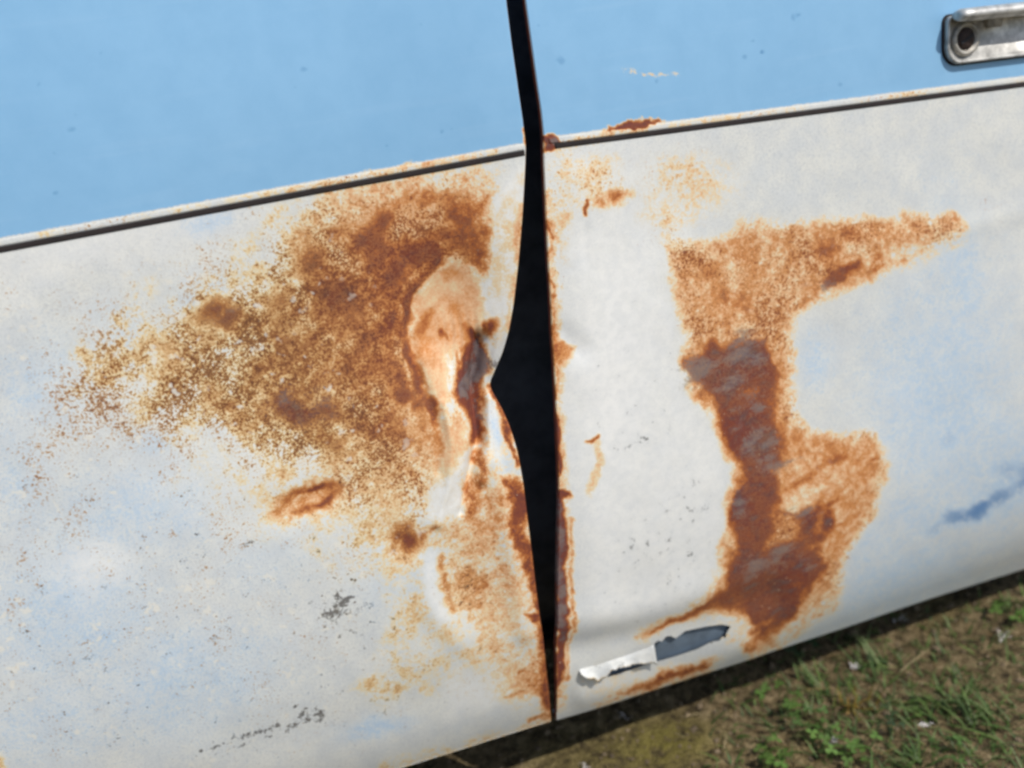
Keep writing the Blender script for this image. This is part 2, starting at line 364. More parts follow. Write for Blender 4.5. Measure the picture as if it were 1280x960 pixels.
    w.poly('blue', [(616,520),(628,530),(638,570),(642,598),(630,596),(622,560)], .62, 8); w.poly('stain', [(616,520),(628,530),(638,570),(642,598),(630,596),(622,560)], .9, 6, 'cut'); w.poly('speck', [(616,520),(628,530),(638,570),(642,598),(630,596),(622,560)], .9, 6, 'cut')
    w.stroke('rust', [(618,490),(630,512),(641,545),(648,580)], 4, .85, 4)
    w.poly('rust', [(627,595),(650,592),(660,640),(668,715),(660,720),(645,700),(640,660),(632,625)], .9, 8)
    w.poly('dark', [(632,600),(648,600),(656,650),(650,690),(642,675),(638,640)], .8, 10)
    w.stroke('stain', [(655,640),(664,700),(668,740)], 6, .95, 5)
    w.blob('blue', 632, 672, 9, 14, 0, .7); w.blob('blue', 645, 715, 7, 14, 0, .6)
    w.stroke('rust', [(666,700),(671,760),(678,800),(684,850),(688,890)], 7, .8, 6)
    w.poly('dark', [(652,762),(672,765),(676,785),(662,778)], .8, 5)
    w.stroke('rust', [(648,842),(684,820)], 3, .7, 6); w.stroke('rust', [(640,872),(684,858)], 3, .6, 6); w.poly('rust', [(640,850),(660,832),(684,828),(690,860),(680,872),(655,868),(638,862)], .5, 10)
    w.stroke('rust', [(690,870),(690,895),(660,902)], 4, .7, 6)
    w.poly('stain', [(530,640),(640,560),(690,700),(690,880),(560,860),(480,870),(500,720)], .40, 50); w.blob('stain', 470, 640, 80, 50, 20, .34); w.blob('stain', 400, 560, 120, 50, 10, .36)
    # the eye shaped spot
    w.blob('stain', 390, 624, 60, 26, 18, .55)
    w.blob('rust', 389, 624, 44, 18, 18, .85, pw=4); w.blob('dark', 392, 624, 41, 15, 18, .86, pw=5); w.blob('stain', 384, 627, 28, 9, 18, 1., pw=3)
    w.blob('rust', 508, 676, 24, 18, 20, .7); w.blob('dark', 510, 680, 10, 12, -20, .85); w.stroke('rust', [(520,672),(545,660),(570,650)], 5, .5, 8)
    w.blob('stain', 515, 676, 40, 30, 0, .6)
    # ring dent low down
    pl = [(524,690),(546,690),(548,730),(562,775),(548,785),(530,740)]
    for k in ('speck', 'stain', 'rust'): w.poly(k, pl, .85, 9, 'cut')
    w.poly('pale', pl, .8, 10)
    w.stroke('rust', [(552,700),(560,740),(568,765)], 4, .66, 11); w.blob('rust', 612, 735, 10, 9, 0, .6)
    w.blob('speck', 592, 738, 28, 32, 0, .7); w.blob('grime', 588, 740, 16, 24, 0, .8)
    w.poly('pale', [(625,740),(648,730),(652,770),(632,795)], .5, 10)
    # bottom stains
    w.poly('stain', [(440,860),(520,810),(600,790),(685,790),(690,850),(640,850),(560,840),(480,885)], .42, 20); w.blob('rust', 500, 862, 8, 6, 0, .5); w.blob('speck', 540, 830, 50, 16, 10, .42)
    w.stroke('stain', [(480,960),(560,940),(690,905)], 10, .35, 12); w.blob('stain', 0, 958, 7, 7, 0, .7)
    w.poly('pale', [(560,850),(640,830),(660,870),(560,900)], .5, 14)
    w.blob('metal', 368, 512, 34, 22, -10, .42); w.blob('dark', 368, 512, 34, 22, -10, .9); w.blob('metal', 285, 395, 30, 14, 0, .3); w.stroke('rust', [(668,690),(674,760),(682,820),(687,885)], 9, .86, 10); w.stroke('rust', [(600,600),(588,640)], 10, .75, 12); w.blob('rust', 620, 640, 16, 34, 0, .55); w.blob('rust', 596, 738, 24, 32, 0, .56); w.mod('stain', .25, .07, 56); w.mod('rust', .18, .12, 57); w.mod('dark', .22, .1, 58)
    # pale fold below it
    fold = [(556,528),(580,535),(590,560),(578,600),(573,640),(552,652),(536,648),(543,600)]
    for k in ('speck', 'rust', 'dark', 'stain'): w.poly(k, fold, .94, 15, 'cut')
    w.poly('pale', fold, .9, 10); w.poly('stain', [(556,520),(580,525),(590,560),(566,590),(552,600),(545,560)], .75, 20); w.poly('stain', fold, .18, 16)
    w.poly('stain', [(606,490),(616,500),(612,570),(600,600),(600,560)], .45, 6)
    w.blob('dark', 384, 627, 27, 8, 18, 1., 'cut', 4); w.blob('rust', 384, 627, 27, 8, 18, .58, 'cut', 4); w.blob('speck', 384, 627, 27, 8, 18, .8, 'cut', 4); w.blob('red', 388, 625, 60, 30, 18, .9); w.blob('pale', 384, 627, 24, 7, 18, .5)
    # black grains
    for x, y, rx, ry, a, v in [(425,762,36,18,15,1.),(420,790,16,14,0,.75),(392,757,14,8,0,.7),(335,915,65,11,17,1.),(385,897,28,14,0,1.),(270,935,34,8,10,.85),(470,877,20,4,6,.8),(128,893,7,3,0,.9),
                              (440,720,40,40,0,.5),(300,790,90,30,0,.42),(480,760,60,60,0,.5),(60,790,70,30,0,.42),(200,880,120,40,10,.36),(200,650,160,60,0,.36),(560,830,80,40,10,.4)]:
        w.blob('grime', x, y, rx, ry, a, v)
def paint_door(w):
    w.blob('blue', 1180, 500, 90, 150, 0, .55); w.blob('blue', 1120, 720, 120, 40, 20, .5); w.blob('blue', 1200, 340, 30, 90, 10, .5); [w.blob('blue', *q) for q in ((1172,660,26,9,22,.70),(1200,648,30,11,22,.85),(1226,637,28,12,20,1.),(1252,622,28,14,28,.85),(1280,604,28,18,34,.8),(1150,640,50,30,20,.5),(1215,590,50,50,0,.5))]; w.blob('blue', 1285, 590, 30, 30, 0, .75); w.blob('blue', 1260, 610, 70, 40, 25, .6)
    w.blob('blue', 1260, 590, 30, 20, 30, .7); w.blob('blue', 1188, 548, 13, 20, -25, .66); w.blob('blue', 1020, 450, 30, 40, 0, .45); w.blob('blue', 1100, 680, 80, 40, 20, .42); w.blob('blue', 1250, 560, 60, 60, 0, .5)
    w.blob('blue', 1000, 560, 30, 30, 0, .4); w.stroke('blue', [(1040,760),(1280,660)], 26, .36, 30)
    w.poly('pale', [(700,270),(820,290),(850,420),(860,490),(915,560),(905,700),(860,760),(730,790),(712,600),(705,450)], .7, 26)
    w.blob('pale', 770, 470, 60, 180, 0, 1.)
    main = [(832,298),(870,308),(930,286),(1000,280),(1100,272),(1192,270),(1206,282),(1180,302),(1110,342),(1040,370),(1003,388),(992,420),(990,480),(996,530),(1032,546),(1092,543),(1110,570),(1102,620),(1078,660),(1054,700),(1045,742),(1010,764),(975,790),(940,812),
            (925,800),(915,772),(868,776),(800,799),(798,792),(860,765),(888,735),(903,700),(914,650),(924,590),(910,540),(882,505),(860,475),(855,420),(843,360)]
    w.poly('stain', main, .95, 14); w.poly('stain', main, .36, 40)
    w.poly('speck', main, .68, 14); w.mod('speck', .3, .05, 71)
    w.poly('rust', [(850,318),(930,292),(1000,286),(1100,278),(1190,276),(1110,325),(1040,360),(995,380),(985,430),(985,520),(1010,560),(960,560),(900,500),(868,440),(860,380)], .52, 26)
    w.stroke('rust', [(1000,310),(1050,292),(1110,290)], 12, .52, 16); w.blob('rust', 935, 310, 20, 20, 0, .58); w.blob('rust', 960, 350, 20, 20, 0, .52); w.blob('rust', 1193, 276, 8, 7, 0, .6); w.stroke('rust', [(900,330),(900,400)], 20, .46, 20)
    core = [(858,452),(880,434),(915,428),(962,418),(972,470),(979,520),(991,560),(975,615),(960,642),(1000,645),(1035,620),(1052,632),(1045,660),(1020,682),(1036,705),(1010,748),(965,782),(940,806),(936,786),(905,768),(882,758),(903,728),(917,660),(921,600),(925,565),(906,532),(876,494)]
    w.poly('rust', core, .95, 17); w.poly('dark', core, .86, 20)
    for p, v in (([(925,592),(948,600),(948,612),(930,614)], .6), ([(943,650),(1000,652),(990,676),(950,684)], .55), ([(1000,668),(1030,640),(1030,668)], .5)):
        w.poly('dark', p, v, 9, 'cut'); w.poly('rust', p, .35, 9, 'cut')
    w.stroke('dark', [(895,455),(935,545),(950,600),(940,660),(930,720)], 26, 1., 18); w.poly('dark', [(925,690),(1030,680),(1030,710),(1005,750),(960,785),(930,765),(905,755)], .92, 14); w.stroke('dark', [(1010,735),(940,805)], 12, .75, 14)
    w.mod('rust', .34, .04, 72); w.mod('rust', .25, .1, 73); w.mod('dark', .30, .05, 74); w.mod('dark', .2, .13, 75, (1, .6))
    for x, y, rx, ry, a, v in [(932,440,20,22,0,.85),(878,462,18,16,0,.8),(915,480,18,18,0,.62),(950,555,24,14,20,.75),(935,520,16,18,0,.5),(975,690,20,12,20,.5),(965,575,22,8,0,.6),(948,500,12,14,0,.55),(1000,643,18,7,5,.7),(925,630,9,20,0,.6),(945,708,16,12,0,.7),(965,585,20,10,0,.6),(1010,705,14,12,0,.4)]:
        w.blob('metal', x, y, rx, ry, a, v)
    # tan lobe
    lobe = [(985,540),(1030,552),(1090,550),(1105,575),(1095,620),(1070,660),(1045,700),(1030,680),(1045,640),(1000,640),(965,640),(990,590)]
    w.poly('rust', lobe, .62, 10, 'cut'); w.poly('speck', lobe, .6, 8, 'cut'); w.poly('speck', lobe, .34, 8); w.poly('pale', lobe, .4, 10)
    w.poly('rust', [(992,560),(1000,600),(970,636),(1000,640),(1040,612),(1010,600),(1005,570)], .85, 8, 'cut'); w.poly('stain', [(992,560),(1000,600),(970,636),(1000,640),(1030,612),(1005,600)], .45, 9, 'cut')
    w.stroke('rust', [(1005,550),(1050,562),(1095,556)], 6, .6, 10); w.stroke('rust', [(1060,570),(1020,590),(985,612)], 10, .72, 12); w.blob('rust', 1096, 572, 9, 6, 0, .72)
    w.stroke('speck', [(1105,570),(1098,625),(1070,670),(1045,730)], 7, .62, 8)
    w.stroke('rust', [(975,548),(1000,600)], 4, .6, 9); w.stroke('dark', [(970,640),(1005,645),(1045,625)], 5, .62, 6); w.stroke('dark', [(1020,672),(1052,655)], 5, .6, 6)
    w.poly('rust', [(985,700),(1030,690),(1036,705),(1010,748),(965,782),(935,812),(920,800),(950,770)], .8, 8)
    # dark spot in the upper arm, bare cream beside it
    w.poly('rust', [(1090,330),(1120,305),(1165,300),(1150,318),(1100,340)], .8, 8, 'cut'); w.poly('speck', [(1080,332),(1120,302),(1165,298),(1150,318),(1100,342)], .7, 8, 'cut')
    w.poly('stain', [(1110,318),(1150,304),(1160,310),(1120,324)], .7, 6, 'cut')
    w.poly('dark', [(1020,352),(1045,330),(1075,320),(1080,332),(1060,352),(1035,362)], .72, 9); w.blob('metal', 1035, 352, 10, 8, 20, .5); w.blob('dark', 1095, 335, 8, 6, 0, .5)
    w.stroke('stain', [(1130,335),(1200,300)], 8, .3, 14); w.blob('speck', 1240, 262, 26, 16, 20, .3); w.stroke('grime', [(1195,296),(1212,294)], 1.5, .8, 3)  # last stroke: short thin dark line on the crease
    # thin tails at the bottom
    w.poly('dark', [(800,797),(850,772),(890,748),(895,762),(862,778),(820,792)], .72, 6); w.poly('rust', [(798,798),(850,770),(895,745),(900,766),(862,780),(820,794)], .8, 6)
    w.poly('rust', [(770,870),(826,840),(880,825),(890,832),(850,846),(810,862)], .85, 8); w.poly('dark', [(812,852),(850,834),(882,828),(850,842)], .6, 7); w.poly('stain', [(740,880),(826,838),(900,820),(890,838),(820,868)], .7, 14)
    w.stroke('stain', [(940,815),(990,790),(1040,755)], 9, .55, 10)
    for p in ([(905,768),(938,775),(940,800),(915,812),(890,806),(880,780)],): 
        for k in ('speck', 'rust', 'dark', 'stain'): w.poly(k, p, .8, 8, 'cut')
    w.blob('stain', 925, 790, 26, 14, 0, .35)
    # top specks
    w.poly('stain', [(715,195),(770,190),(785,240),(770,262),(715,262)], .36, 20); w.blob('speck', 745, 222, 30, 26, 0, .52); w.blob('rust', 768, 245, 13, 8, 10, .66); w.blob('rust', 748, 252, 10, 5, 0, .5)
    w.stroke('dark', [(731,252),(730,270)], 2, .8, 3); w.blob('speck', 850, 222, 45, 28, 10, .42); w.blob('stain', 860, 230, 45, 30, 0, .4); w.blob('speck', 832, 275, 22, 22, 0, .4); w.blob('stain', 840, 268, 30, 16, 0, .4)
    w.blob('speck', 812, 212, 8, 7, 0, .5); w.blob('stain', 700, 240, 14, 60, 0, .42); w.blob('speck', 698, 225, 10, 40, 0, .45); w.blob('speck', 700, 330, 8, 60, 0, .35)
    w.stroke('grime', [(731,300),(731,370)], 1., .55, 2.5)  # thin dark line drawn along the upright crease
    # rusty edge along the gap
    w.stroke('rust', [(682,240),(686,330),(690,400),(692,450),(696,500)], 2.5, .72, 4); w.stroke('stain', [(684,240),(690,400),(696,520),(702,640),(700,880)], 9, .6, 8)
    w.poly('stain', [(690,395),(697,415),(708,432),(722,432),(712,448),(694,462)], 1., 6); w.poly('rust', [(690,395),(697,420),(716,436),(704,448),(692,458)], .66, 6)
    w.poly('dark', [(694,505),(699,528),(703,545),(700,565),(702,585),(698,605),(696,600)], .9, 4)
    w.poly('dark', [(697,614),(713,615),(714,619),(705,627),(708,650),(712,690),(707,735),(712,765),(709,790),(706,830),(699,860),(696,870),(695,740)], .92, 4.5)
    w.stroke('metal', [(699,625),(702,680),(702,760),(702,800)], 5, .62, 5)
    w.stroke('rust', [(713,650),(716,690),(713,730),(716,765),(713,800),(706,850)], 2, .7, 4)
    w.stroke('stain', [(742,550),(748,570),(740,600),(735,612)], 5, .62, 6); w.stroke('dark', [(733,553),(745,546)], 1.8, .8, 3)
    # grey scuffs
    for x, y, rx, ry, v in [(850,630,40,22,.55),(780,510,60,90,.36),(830,700,60,70,.5),(870,610,20,8,.6)]: w.blob('grime', x, y, rx, ry, 20, v)
    w.blob('stain', 760, 850, 50, 22, 15, .22)
    w.stroke('stain', [(700,890),(900,835)], 5, .2, 12)
def paint_top(w, is_door, X, S, belt):
    b = belt(X); h = S - b
    w.m['top'] = np.clip(.5 + (h - .0074) / .003, 0, 1)
    if is_door:
        w.poly('dark', [(676,168),(690,166),(701,181),(690,187),(680,190)], .9, 3); w.poly('metal', [(684,172),(694,172),(700,181),(688,182)], .7, 3)
        w.poly('dark', [(758,163),(780,153),(818,148),(822,151),(800,158),(775,165)], .95, 3); w.poly('stain', [(700,182),(760,160),(830,150),(820,160),(700,188)], .6, 5); w.stroke('speck', [(705,181),(760,168),(800,162)], 5, .5, 4)
        w.stroke('rust', [(786,90),(800,94),(818,97),(834,94)], .8, .26, 2.0); w.blob('stain', 788, 89, 6, 3, 0, .26); w.blob('stain', 842, 92, 6, 3, 0, .26)
        w.blob('pale', 980, 127, 5, 4, 0, 1); w.blob('pale', 1178, 97, 2.5, 9, 0, .8)
        spots = [(701,75,7),(930,70,6),(952,66,5),(993,22,7),(820,103,5),(672,32,4),(1048,104,6),(940,50,4),(1000,20,5)]
        w.stroke('dark', [(661,58),(664,70)], 1, .7, 2)
    else:
        w.stroke('stain', [(657,150),(659,182)], 2, .8, 3); w.stroke('rust', [(656,150),(658,178)], 1.2, .7, 2)
        w.stroke('speck', [(370,240),(430,226),(520,210)], 5, .55, 5); w.stroke('stain', [(390,236),(450,222),(520,210)], 4, .55, 5)
        spots = [(126,67,5),(381,86,6),(368,108,4),(51,107,4),(90,159,8),(70,191,5),(72,240,6),(551,160,5),(563,160,4),(92,142,4),(484,180,4),(523,34,4)]
    for x, y, r in spots: w.blob('grime', x, y, r * .65, r * .5, 20, .9)

def dent(obj_is_door, T):
    """inward displacement in metres over the drawing"""
    def g(x, y, rx, ry, a=0):
        t = T - (x, y); a = math.radians(a); u = t[:, 0] * math.cos(a) - t[:, 1] * math.sin(a); v = t[:, 0] * math.sin(a) + t[:, 1] * math.cos(a)
        return np.exp(-.5 * ((u / rx) ** 2 + (v / ry) ** 2))
    def ridge(pts, wd): return np.exp(-.5 * (seg_dist(T, pts) / wd) ** 2)
    d = .0008 * fnoise(T, .02, 21) + .00035 * fnoise(T, .06, 22)
    below = np.clip((T[:, 1] - (315 - .17 * T[:, 0]) - 10) / 60, 0, 1)
    d *= .3 + .7 * below
    if not obj_is_door:
        d += .007 * g(420, 440, 150, 110, 20) + .017 * g(570, 395, 42, 66, -8) + .006 * g(620, 480, 34, 60) + .012 * g(612, 490, 18, 40)
        d += .009 * ridge([(608,430),(600,480),(602,555),(588,605),(582,625)], 7) * np.clip((640 - T[:, 1]) / 60, 0, 1) - .0042 * ridge([(536,455),(560,525),(562,590),(552,650)], 11) * np.clip((680 - T[:, 1]) / 90, 0, 1) - .004 * ridge([(616,505),(614,560),(602,600)], 5)
        d += -.0025 * ridge([(545,660),(532,705),(542,760),(572,800)], 14)
        d += .0030 * ridge([(611,430),(598,500),(603,560),(588,602),(577,642)], 2.6) - .0022 * ridge([(556,505),(566,560),(560,610),(546,655)], 3.2) + .0016 * ridge([(524,372),(514,415),(530,480),(552,540),(548,590)], 4) - .0022 * ridge([(618,500),(612,555),(598,592)], 2.6)
        d += .0011 * np.sin(T[:, 0] * .62 + 1.6 * np.sin(T[:, 1] * .07)) * g(585, 450, 24, 30)
        d += .006 * g(595, 735, 28, 45) + .003 * g(386, 625, 36, 14, 18) + .003 * g(510, 678, 18, 18) - .003 * ridge([(618,580),(640,690),(655,790)], 10)
        d += .0016 * ridge([(300,935),(420,905),(560,865),(690,835)], 22)
    else:
        d += -.0022 * ridge([(722,230),(726,430),(735,640),(745,760)], 20) + .0022 * ridge([(703,420),(722,436)], 12) + .0012 * ridge([(731,260),(731,370)], 3.5) * np.clip((375 - T[:, 1]) / 90, 0, 1) * np.clip((T[:, 1] - 250) / 40, 0, 1)
        d += .004 * ridge([(715,812),(790,798),(880,772),(960,745)], 16) - .003 * ridge([(712,780),(800,765),(880,742)], 18) - .0035 * ridge([(730,868),(830,838),(930,806)], 12)
        d += -.0009 * ridge([(1090,300),(1180,292),(1290,262)], 10) + .0035 * g(1010, 450, 110, 90) + .0025 * g(1180, 560, 60, 120) - .002 * g(800, 500, 60, 170)
        d += .006 * g(800, 838, 50, 12, 17)
    return d

HOLE = [(742,849),(757,845),(766,837),(790,826),(817,809),(824,803),(829,804),(834,798),(840,797),(846,800),(858,791),(884,785),(903,782),(914,784),(909,790),(906,797),(903,795),(899,800),(889,802),(872,811),(842,823),(818,831),(790,840),(764,847)]

def build_panel(name, is_door):
    belt, bot, edge = (d_belt, d_bot, d_edge) if is_door else (f_belt, f_bot, f_edge)
    st = .0015
    cols = np.concatenate((np.arange(0, .60 if is_door else .56, st), np.linspace(.60 if is_door else .56, 1.15, 12)[1:]))
    up = np.concatenate((np.linspace(.46, .20, 6)[:-1], np.arange(.20, 0, -st)))          # above the belt
    nb = int(.56 / st); dn = np.linspace(0, 1, nb)                                          # belt -> bottom
    sgn = 1 if is_door else -1
    rows = []
    for k in range(len(up) + nb):
        X = np.zeros(len(cols)) if k == 0 else rows[-1][0]
        X = edge(0.) + sgn * cols if k == 0 else X
        for _ in range(4):
            S = belt(X) + up[k] if k < len(up) else belt(X) + dn[k - len(up)] * (bot(X) - belt(X))
            X = edge(S[0]) + sgn * cols
        rows.append((X, S))
    X = np.array([r[0] for r in rows]); S = np.array([r[1] for r in rows])
    nr, nc = X.shape
    flat = lambda a: a.reshape(-1)
    Xf, Sf = flat(X), flat(S)
    P = surf(Xf, Sf); T = to_trace(P)
    drop = np.zeros(len(Xf), bool)
    if is_door:                                # the rusted-through hole: snap grid points to its torn outline
        q = np.nonzero((T[:, 0] > 725) & (T[:, 0] < 930) & (T[:, 1] > 770) & (T[:, 1] < 865))[0]
        hp = np.array(HOLE, float); hp2 = np.vstack((hp, hp[:1]))
        best = np.full(len(q), 1e9); near = T[q].copy()
        for a, b in zip(hp2[:-1], hp2[1:]):
            ab = b - a; t = np.clip(((T[q] - a) @ ab) / (ab @ ab), 0, 1); c = a + t[:, None] * ab; d = np.hypot(*(T[q] - c).T)
            m = d < best; best[m] = d[m]; near[m] = c[m]
        sn = best < 1.35
        xs, ss_ = at_panel(near[sn, 0], near[sn, 1]); Xf[q[sn]] = xs; Sf[q[sn]] = ss_
        P = surf(Xf, Sf); T = to_trace(P)
    N = normal(Xf, Sf)
    P = P - N * dent(is_door, T)[:, None]
    faces = grid_faces(nr, nc)
    if is_door:
        c = T[faces].mean(1); faces = faces[~inside(c, HOLE)]
    # flanges: seam edge rolled inwards, bottom lip turned under
    V = [P]; TT = [T]; XX = [Xf]; SS = [Sf]; FF = [faces]; base = len(P)
    i = np.arange(nr * nc).reshape(nr, nc)
    def flange(idx, side, prof, flip):
        nonlocal base
        prev = idx
        for a, b in prof:
            p = P[idx] + side * a - N[idx] * b
            V.append(p); TT.append(T[idx]); XX.append(Xf[idx]); SS.append(Sf[idx])
            cur = np.arange(base, base + len(idx)); base += len(idx)
            f = np.stack((prev[:-1], prev[1:], cur[1:], cur[:-1]), -1)
            FF.append(f[:, ::-1] if flip else f); prev = cur
    sx = np.array((-sgn, 0, 0.))
    flange(i[:, 0], sx, [(.0006, .0003), (.0010, .0009), (.0011, .0018), (.0011, .006)], not is_door)
    nflange = base
    dn_dir = np.array((0, .35, -.94))
    flange(i[-1, :], dn_dir, [(.001, .0006), (.0014, .002), (.0014, .014)], is_door)
    P = np.vstack(V); T = np.vstack(TT); Xa = np.concatenate(XX); Sa = np.concatenate(SS)
    faces = np.vstack(FF)
    if not is_door: faces = faces[:, ::-1]
    faces = faces[:, ::-1] if False else faces
    o = mesh_obj(name, P, faces, PAINT, car)
    w = Wear(T); (paint_door if is_door else paint_fender)(w)
    low = np.clip((.004 - (Sa - belt(Xa))) / .006, 0, 1)
    for k in ('speck', 'stain', 'rust', 'dark', 'metal', 'pale', 'blue', 'grime'): w.m[k] *= low
    paint_top(w, is_door, Xa, Sa, belt)
    fl = slice(nr * nc + nr, nflange); w.m['dark'][fl] = .85; w.m['top'][fl] *= .2  # rust-dark flange colour also stands in for the shade inside the gap
    topm = w.m['top'] > .5
    w.store(o.data)
    return o

fender = build_panel('fender', False)
fender['label'] = 'left panel with dented rusty seam edge'
door = build_panel('door', True)
door['label'] = 'right panel with hole torn near its bottom edge'

# belt moulding and the nearly flush black line under it
def sweep(name, belt, edge, sgn, x0, x1, prof, mat, parent, is_door, worn):
    xs = np.arange(x0, x1, .002) if x1 > x0 else np.arange(x0, x1, -.002)
    V = []; Tt = []; Xs = []; Ss = []
    for s, h in prof:
        S = belt(xs) + s; base = surf(xs, S)
        T = to_trace(base); V.append(base + normal(xs, S) * (h - dent(is_door, T) * .5 - 0.0)[:, None] if False else base + normal(xs, S) * (h - dent(is_door, T))[:, None]); Tt.append(T); Xs.append(xs); Ss.append(S)
    V = np.array(V); nr, nc = V.shape[:2]
    f = grid_faces(nr, nc)
    if sgn < 0: f = f[:, ::-1]
    fl = f.tolist(); idx = np.arange(nr * nc).reshape(nr, nc)
    fl.append(idx[:, 0].tolist() if sgn < 0 else idx[::-1, 0].tolist()); fl.append(idx[::-1, -1].tolist() if sgn < 0 else idx[:, -1].tolist())
    o = mesh_obj(name, V.reshape(-1, 3), fl, mat, parent)
    if worn:
        T = np.concatenate(Tt); w = Wear(T); paint_top(w, is_door, np.concatenate(Xs), np.concatenate(Ss), belt); w.m['top'][:] = 0
        w.m['stain'] = np.clip(np.maximum(w.m['stain'], .18 + .3 * fnoise(T, .03, 81) + .2 * fnoise(T, .11, 82)), 0, 1); w.m['speck'] = np.maximum(w.m['speck'], .3 + .5 * fnoise(T, .025, 83)).clip(0, 1); w.store(o.data)
    return o
MOLD = [(.0062, -.001), (.0062, .0000), (.0058, .0002), (.0050, .0003), (.0040, .0004), (.0022, .0004), (.0014, .0003), (.0012, -.001)]
STRIP_PROF = [(.0011, -.001), (.0010, .0004), (.0002, .0006), (-.0026, .0005), (-.0036, .0004), (-.0038, -.001)]
fx = f_edge(f_belt(0.)) - .0006; dx0 = at_panel(691, 184)[0]
sweep('belt_moulding', f_belt, f_edge, -1, fx, -1.14, MOLD, PAINT, fender, False, True)
sweep('dark_strip', f_belt, f_edge, -1, fx, -1.14, STRIP_PROF, DULL_BLACK, fender, False, False)
sweep('belt_moulding', d_belt, d_edge, 1, float(dx0) - .003, 1.12, MOLD, PAINT, door, True, True)
sweep('dark_strip', d_belt, d_edge, 1, float(dx0) + .002, 1.12, STRIP_PROF, DULL_BLACK, door, True, False)

# torn flap over the left end of the hole
def build_flap():
    n, m = 34, 9
    topx = np.linspace(724, 819, n); topy = np.interp(topx, (724, 745, 765, 790, 819), (838, 832, 827, 819, 808))
    boty = np.interp(topx, (724, 731, 738, 747, 755, 762, 775, 800, 814, 819), (842, 846, 845, 850, 846, 838, 834.5, 831.5, 831, 833)) - 3.5 + rng.normal(0, .9, n)
    V = []
    for k in range(m):
        t = k / (m - 1); X, S = at_panel(topx + 1.2 * t, topy + (boty - topy) * t)
        T = np.stack((topx, topy + (boty - topy) * t), -1)
        h = -dent(True, T) - .0004 + .0016 * min(1, 3 * t) + .0055 * t ** 1.8 * (1 + .4 * fnoise(T, .25, 5)) + .0006 * t * fnoise(T, .7, 6)
        V.append(surf(X, S) + normal(X, S) * h[:, None])
    V = np.array(V); o = mesh_obj('torn_flap', V.reshape(-1, 3), grid_faces(m, n), PAINT, door)
    sm = o.modifiers.new('thickness', 'SOLIDIFY'); sm.thickness = .0009; sm.offset = -1
    T = to_trace(V.reshape(-1, 3)); w = Wear(T); w.m['pale'][:] = .25; kk = np.repeat(np.linspace(0, 1, m), n); w.m['grime'] = np.clip(.35 + .4 * fnoise(T, .2, 8), 0, 1); w.m['stain'] = np.clip((kk - .8) * 1.6, 0, .3); w.store(o.data)
    o['label'] = 'white paint torn loose over the hole'
build_flap()

# inner sheet seen through the hole, pillar behind the gap, closed shell behind the panels
def inner_sheet():
    pts = [(715,870),(715,800),(940,750),(940,825)]
    a = np.linspace(0, 1, 12); V = []
    for v in a:
        for u in a:
            px = 715 + 225 * u; py = (800 - 50 * u) * (1 - v) + (872 - 48 * u) * v
            X, S = at_panel(px, py); V.append(surf(X, S) - normal(X, S) * (.0050 + dent(True, np.array([[px, py]]))[0] + .0006 * math.sin(9 * u + 2 * v)))
    o = mesh_obj('inner_sheet', V, grid_faces(12, 12), INNER, door); sm = o.modifiers.new('thickness', 'SOLIDIFY'); sm.thickness = .001
inner_sheet()

def box(bm, x0, x1, y0, y1, z0, z1, bev=0.):
    r = bmesh.ops.create_cube(bm, size=1.0)
    for v in r['verts']: v.co = Vector((x0 + (v.co.x + .5) * (x1 - x0), y0 + (v.co.y + .5) * (y1 - y0), z0 + (v.co.z + .5) * (z1 - z0)))
    if bev:
        es = list({e for v in r['verts'] for e in v.link_edges}); bmesh.ops.bevel(bm, geom=es, offset=bev, segments=2, affect='EDGES')
def bm_obj(name, bm, mat, parent=None, smooth=False):
    bmesh.ops.recalc_face_normals(bm, faces=bm.faces)
    me = bpy.data.meshes.new(name); bm.to_mesh(me); bm.free(); me.materials.append(mat)
    if smooth: me.polygons.foreach_set('use_smooth', [True] * len(me.polygons))
    o = bpy.data.objects.new(name, me); COL.objects.link(o)
    if parent is not None: o.parent = parent; o.matrix_parent_inverse = parent.matrix_world.inverted()
    return o
def inner_wall(name, x0, x1, s0, s1, d0, d1, mat):
    ss = np.linspace(s0, s1, 24); V = []
    for x, d in ((x0, d0), (x1, d0), (x1, d1), (x0, d1)):
        V.append(surf(np.full(24, x), ss) + np.array((0, 1, 0.)) * d)
    V = np.array(V); Fc = []
    for k in range(4):
        j = (k + 1) % 4
        for q in range(23): Fc.append((k * 24 + q, j * 24 + q, j * 24 + q + 1, k * 24 + q + 1))
    Fc += [(0, 24, 48, 72)[::-1], (23, 47, 71, 95)]
    o = mesh_obj(name, V.reshape(-1, 3), Fc, mat, car, False); return o
SBOT = float(d_bot(0.))
inner_wall('door_pillar', -.2, .26, .44, SBOT + .012, .13, .19, JAMB)
YB = float(surf(0., SBOT)[1])
bm = bmesh.new(); box(bm, -1.12, 1.1, YB + .20, 1.7, ZBOT + .05, 1.05, .05); bm_obj('body_shell', bm, DARKCAV, car)
bm = bmesh.new(); box(bm, -1.1, 1.1, YB + .09, 1.7, ZBOT + .022, ZBOT + .046, .006); bm_obj('underbody', bm, UNDER, car)

